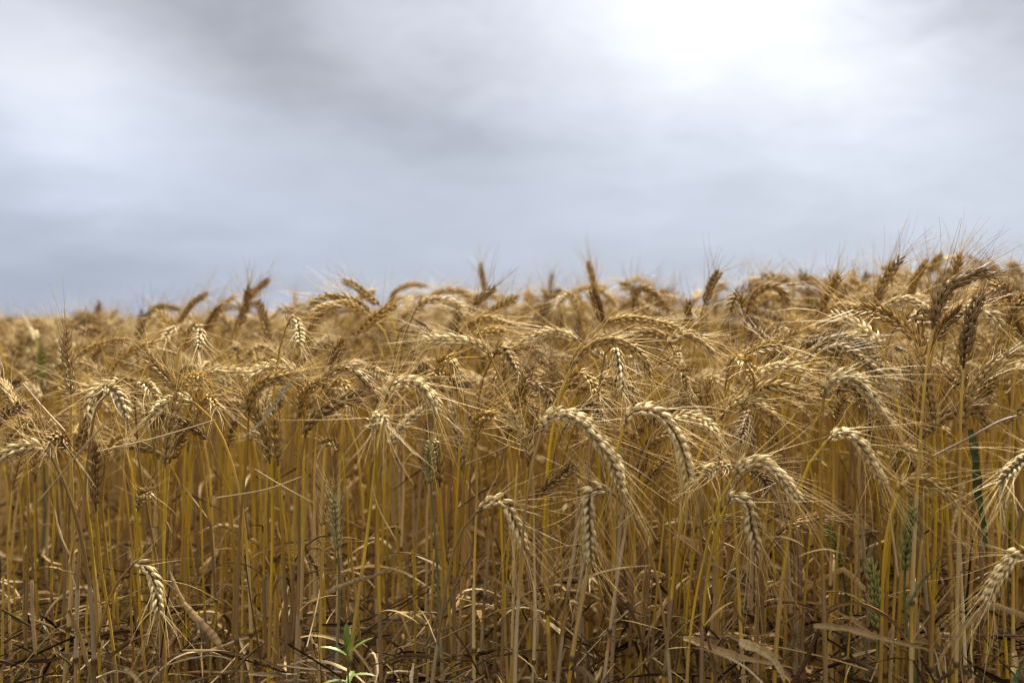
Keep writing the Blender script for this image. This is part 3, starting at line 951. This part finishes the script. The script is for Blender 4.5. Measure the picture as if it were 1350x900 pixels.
def scatter(y0, y1, dens, lod, margin=1.3):
    area = 0
    n = int(dens * (0.62 * (y1 ** 2 - y0 ** 2) + 2 * margin * (y1 - y0)))
    yy = np.sqrt(rng.uniform(y0 ** 2, y1 ** 2, n)) if y1 > 2 else rng.uniform(y0, y1, n)
    hw = 0.62 * yy + margin
    xx = rng.uniform(-1, 1, n) * hw
    keep = np.ones(n, bool)
    if y0 == 1.03:   # the front rows in view are individual plants
        inview = np.abs(xx) < 0.545 * yy + 0.02
        keep = ~inview
    xx, yy = xx[keep], yy[keep]
    n = len(xx)
    rise = 0.044 if y1 <= 2.7 else (0.016 if y1 <= 5 else 0.0)
    hgt = 0.756 + rise + np.clip(rng.normal(0, 1, n), -2, 1.35) * (0.031 if y1 < 3 else 0.026) + (rng.random(n) < 0.04) * 0.03 + 0.012 * np.sin(xx * 1.3 + yy * 0.4) + np.clip(xx / yy, -0.5, 0.5) * 0.085 + np.clip(xx / yy - 0.22, 0, 0.3) * 0.12
    if y0 < 1.86:
        hgt -= 0.075 + 0.10 * (rng.random(n) < 0.35) * rng.random(n)
    for i in range(n):
        pos.append((xx[i], yy[i], 0))
        rot.append((rng.normal(0, 0.05), rng.normal(0, 0.05), (0 if rng.random() < 0.65 else math.pi) + rng.normal(0, 0.9)))
        scl.append(hgt[i] / 0.72)
        idx.append(nv[0] + nv[1] + int(rng.integers(5)) if y0 < 1.86 and rng.random() < 0.68 else int(rng.integers(nv[0])) if lod == 1 else nv[0] + int(rng.integers(nv[1])))


scatter(1.03, 1.86, 260, 1, 1.0)
scatter(1.12, 1.86, 340, 1, 0.05)
scatter(1.86, 2.6, 300, 1)
scatter(2.6, 5.0, 240, 1)
scatter(5.0, 14.0, 75, 2)
scatter(14.0, 34.0, 14, 2)
scatter(34.0, 90.0, 3.0, 2, 3)

pm = bpy.data.meshes.new('field_points')
pm.vertices.add(len(pos))
pm.vertices.foreach_set('co', np.array(pos, np.float32).ravel())
a_ = pm.attributes.new('rot', 'FLOAT_VECTOR', 'POINT')
a_.data.foreach_set('vector', np.array(rot, np.float32).ravel())
a_ = pm.attributes.new('scl', 'FLOAT', 'POINT')
a_.data.foreach_set('value', np.array(scl, np.float32))
a_ = pm.attributes.new('idx', 'INT', 'POINT')
a_.data.foreach_set('value', np.array(idx, np.int32))
field = link('wheat_field', pm)
tag(field, "deep mass of ripe golden wheat stretching away to the skyline", 'wheat field', kind='stuff')

gn = bpy.data.node_groups.new('field_planting', 'GeometryNodeTree')
gn.interface.new_socket('Geometry', in_out='INPUT', socket_type='NodeSocketGeometry')
gn.interface.new_socket('Geometry', in_out='OUTPUT', socket_type='NodeSocketGeometry')
gi, go = gn.nodes.new('NodeGroupInput'), gn.nodes.new('NodeGroupOutput')
m2p = gn.nodes.new('GeometryNodeMeshToPoints')
iop = gn.nodes.new('GeometryNodeInstanceOnPoints')
ci = gn.nodes.new('GeometryNodeCollectionInfo')
ci.inputs['Collection'].default_value = lib
ci.inputs['Separate Children'].default_value = True
ci.inputs['Reset Children'].default_value = True


def named(nm, ty):
    n = gn.nodes.new('GeometryNodeInputNamedAttribute')
    n.data_type = ty
    n.inputs['Name'].default_value = nm
    return n.outputs[0]


L_ = gn.links.new
L_(gi.outputs[0], m2p.inputs[0])
L_(m2p.outputs[0], iop.inputs['Points'])
L_(ci.outputs[0], iop.inputs['Instance'])
iop.inputs['Pick Instance'].default_value = True
L_(named('idx', 'INT'), iop.inputs['Instance Index'])
e2r = gn.nodes.new('FunctionNodeEulerToRotation')
L_(named('rot', 'FLOAT_VECTOR'), e2r.inputs[0])
L_(e2r.outputs[0], iop.inputs['Rotation'])
L_(named('scl', 'FLOAT'), iop.inputs['Scale'])
L_(iop.outputs[0], go.inputs[0])
md = field.modifiers.new('planting', 'NODES')
md.node_group = gn

# ------------------------------------------------------------------ dead leaves and chaff caught between the stems
lit = MB()
for i in range(9500):
    y = (1.0 + 4.0 * rng.random() ** 1.4) if i % 5 < 2 else rng.uniform(0.99, 1.7)
    x = rng.uniform(-0.62, 0.62) * y
    z = 0.43 * rng.random() ** (1.25 if y < 2 else 2.2) + 0.01
    Lf = rng.uniform(0.05, 0.17)
    P = dry_leaf_path((x, y, z), Lf, 9, up=rng.normal(0.1, 0.5), drop=rng.uniform(0, 2.2))
    c_ = np.array(LEAF_COLS[rng.integers(len(LEAF_COLS))]) * (0.16 + 1.05 * rng.random() ** 2.3)
    if rng.random() < 0.45:
        tdr = P[3] - P[0]
        P = P * 0.25 + (P[0] + np.outer(np.linspace(0, 2.4, 9), tdr)) * 0.75
        P[:, 2] = np.maximum(P[:, 2], 0.004)
        tube(lit, P, rng.uniform(0.0006, 0.0014), np.array(c_), LEAF, 4)
    else:
        ribbon(lit, P, (rng.uniform(0.0018, 0.006) if rng.random() < 0.93 else rng.uniform(0.007, 0.012)), np.array(c_) * 1.1, LEAF, rng.uniform(0.1, 1), rng.normal(0, 2.5), rng.uniform(0, 6.28))
o = link('dead_leaf_litter', lit.mesh('dead_leaf_litter'))
tag(o, "tangle of dry brown leaves and broken straw low between the stems", 'dead leaves', kind='stuff')

# ------------------------------------------------------------------ loose straws and blades one can point at
SG = 'loose straws caught across the stems'


def straw(path, d, r, col, label, d2=None, cat='straw', name='broken_straw'):
    pts = [tuple(map(float, p.split(','))) for p in path.split()]
    ds = np.linspace(d, d2 if d2 else d, len(pts))
    P = resample(np.array([at(x, y, q) for (x, y), q in zip(pts, ds)]), 16)
    org = P.mean(0)
    mb = MB()
    rad = np.full(16, r * 0.62) * (1 + 0.06 * np.sin(np.arange(16) * 1.7))
    rad[0] *= 0.75
    rad[-1] *= 0.6
    tube(mb, P, rad, np.array(col) * (0.9 + 0.2 * rng.random((16, 1))), STALK, 7)
    o = link(name, mb.mesh(name, org), None, org)
    return tag(o, label, cat, SG)


def blade(path, d, wd, col, label, d2=None, tw=0.6, fold=0.3, mat=LEAF, name='dry_blade', cat='dry leaf', group='dry leaf blades hanging among the stems'):
    pts = [tuple(map(float, p.split(','))) for p in path.split()]
    ds = np.linspace(d, d2 if d2 else d, len(pts))
    P = resample(np.array([at(x, y, q) for (x, y), q in zip(pts, ds)]), 36)
    P = P + rng.normal(0, 0.00035, P.shape) + np.outer(np.sin(np.linspace(0, 9, 36) + wd * 900), [0.0006, 0.0012, 0.0008])
    org = P.mean(0)
    mb = MB()
    ribbon(mb, P, wd, col, mat, fold, tw, 0.2)
    o = link(name, mb.mesh(name, org), None, org)
    return tag(o, label, cat, group)


PALE, TANC, BRN = (0.44, 0.31, 0.14), (0.34, 0.22, 0.095), (0.26, 0.16, 0.09)
straw("128,595 205,577 285,553", 1.00, 0.0012, PALE, "long pale straw sloping up right across the left stems", 1.08)
straw("285,656 350,645 398,628", 0.99, 0.0011, PALE, "thin pale straw crossing another, rising gently right, left of centre")
straw("336,618 372,640 412,662", 1.00, 0.0009, PALE, "thin pale straw falling to the right across the gently rising one")
straw("614,612 660,592 716,565", 0.98, 0.0012, TANC, "tan straw sloping up to the neck of the big centre ear")
straw("658,512 684,486 706,447", 1.04, 0.0013, PALE, "pale straw slanting steeply up right above the centre")
straw("30,505 58,538 86,568", 1.08, 0.0016, TANC, "straw falling right from the dark level ear at the left edge", 1.04)
straw("50,662 100,602 140,555", 0.98, 0.0014, PALE, "long straw rising right below the frayed ear at left")
straw("910,621 945,602 984,573", 0.98, 0.0011, PALE, "straw slanting up right beneath the arched pair right of centre")
straw("1230,601 1275,578 1316,556 1340,548", 1.00, 0.0019, BRN, "thick reddish brown stick slanting up right near the right edge")
straw("876,694 940,742 1008,788", 1.00, 0.0010, BRN, "long dark straw falling right below the hanging white ears")
straw("810,698 836,675", 0.98, 0.0011, PALE, "short pale straw touching the awns of the lower centre ear")
straw("826,648 848,680 868,713", 0.98, 0.0009, PALE, "thin straw falling right beside the lower centre hanging ear")
straw("1004,655 1021,635", 0.99, 0.0010, PALE, "short pale straw hanging from the large lower hooked ear")
straw("42,764 43,810 47,862", 0.98, 0.0030, TANC, "stout broken stalk stump standing at lower left")
straw("490,640 500,672 522,712", 0.99, 0.0010, PALE, "thin straw hanging off the stem of the white head on ear")
straw("1172,676 1178,715 1184,760", 0.99, 0.0017, PALE, "pale split straw standing left of the green upright ear")
straw("500,575 505,600 510,622", 1.00, 0.0011, PALE, "short pale straw dangling under the white head on ear")
blade("1271,632 1262,670 1251,714", 0.98, 0.0042, PALE, "straight pale dry blade hanging under the ear on the thick pale stem")
blade("1160,702 1142,735 1121,772", 0.98, 0.0056, TANC, "flat tan blade slanting left of the green ears")
blade("384,503 362,533 340,560 312,584", 1.05, 0.0040, (0.42, 0.36, 0.25), "greyish blade hanging down left under the level pale ear")
blade("290,852 262,816 240,785 223,752 228,726", 1.00, 0.0075, TANC, "broad dry leaf rising to a curled tip in the lower left", None, 1.4)
blade("430,780 476,764 534,742", 0.99, 0.0058, PALE, "pale dry leaf rising right from the golden stem above the green weed")
blade("1072,824 1130,832 1190,846 1248,866", 0.98, 0.0068, TANC, "long dry leaf lying level at the lower right")
blade("974,846 1002,854 1024,876 1038,905", 0.98, 0.0100, PALE, "wide pale leaf curling down at the bottom right of centre")
blade("900,842 950,856 1000,872 1050,880", 1.00, 0.0082, TANC, "striped dry leaf lying behind the wide curling leaf at the bottom")
blade("165,880 195,910 215,940", 0.98, 0.0070, PALE, "pale leaf cut by the bottom edge at lower left")
blade("1018,768 1040,766 1064,776", 0.99, 0.0050, PALE, "short pale leaf folded out level at lower right of centre")
blade("40,752 75,748 100,756", 1.00, 0.0055, TANC, "short tan leaf lying level at the left, above the stout stump")
blade("1350,812 1300,800 1258,842 1230,880", 1.02, 0.0075, TANC, "dull leaf folding down left under the lower white ear at the right edge")
blade("1279,566 1284,600 1289,650 1297,700 1302,742", 1.06, 0.0105, (0.050, 0.068, 0.012), "broad dark green blade hanging near the right edge", None, 0.4, 0.3, GREEN, 'green_leaf', 'green leaf', 'green blades among the ripe stems')
blade("1194,800 1215,772 1240,735 1263,706", 1.00, 0.0062, (0.15, 0.17, 0.075), "grey green blade rising right with a withered tip beside the green ear", None, 0.8, 0.4, GREEN, 'green_leaf', 'green leaf', 'green blades among the ripe stems')
blade("1336,930 1342,890 1352,862", 0.99, 0.0090, (0.09, 0.17, 0.05), "fresh green blade poking in at the bottom right corner", None, 0.3, 0.3, GREEN, 'green_leaf', 'green leaf', 'green blades among the ripe stems')

# ------------------------------------------------------------------ green weed at the foot of the stems
wc = at(458, 864, 0.99)
wr = bpy.data.objects.new('green_weed', None)
COL.objects.link(wr)
wr.location = (wc[0], wc[1], 0)
tag(wr, "small fresh green leafy weed at the foot of the golden stems, bottom left of centre", 'weed')
mb = MB()
tube(mb, resample([(0, 0, 0), (0.004, 0.003, wc[2] * 0.5), (0, 0, wc[2] + 0.012)], 12), np.linspace(0.0019, 0.0009, 12), (0.08, 0.14, 0.04), GREEN, 6)
link('stem', mb.mesh('stem'), wr)
for i, (az_, le, up, hz) in enumerate([(3.2, 0.030, 0.35, 0.0), (0.2, 0.032, 0.55, 0.0), (1.9, 0.028, 1.0, 0.004), (-0.5, 0.034, 0.9, 0.003), (2.6, 0.026, 1.25, 0.008),
                                       (-1.4, 0.024, 0.5, -0.006), (0.0, 0.030, 0.1, -0.022), (3.4, 0.028, 0.0, -0.026), (-0.9, 0.026, -0.1, -0.032), (1.5, 0.03, 0.2, -0.03)]):
    mb = MB()
    le, up = le * 1.0, up + 0.30
    d0 = np.array([math.cos(az_) * math.cos(up), math.sin(az_) * math.cos(up), math.sin(up)])
    P = [np.array([0, 0, wc[2] + hz])]
    for s_ in range(11):
        d0 = norm(d0 + np.array([0, 0, -0.06]))
        P.append(P[-1] + d0 * le / 11)
    P = np.array(P)
    T = norm(np.gradient(P, axis=0))
    sd = norm(np.cross(T, [0, 0, 1]))
    upv = np.cross(sd, T)
    u = np.linspace(0, 1, 12)
    wd = (0.0032 * np.sin(np.clip(u * 0.93 + 0.07, 0, 1) * np.pi) ** 0.8 * (1 + 0.12 * np.cos(u * 40)))[:, None]
    V = np.stack([P - sd * wd + upv * wd * 0.35, P - upv * 0.0002, P + sd * wd + upv * wd * 0.35, P + upv * 0.0002], 1)
    mb.add(V, grid_quads(12, 4), np.array([0.24, 0.31, 0.05]) * rng.uniform(0.8, 1.25), GREEN)
    link('leaf', mb.mesh('leaf'), wr)
print('plants', len(H), len(spots), 'field', len(pos))
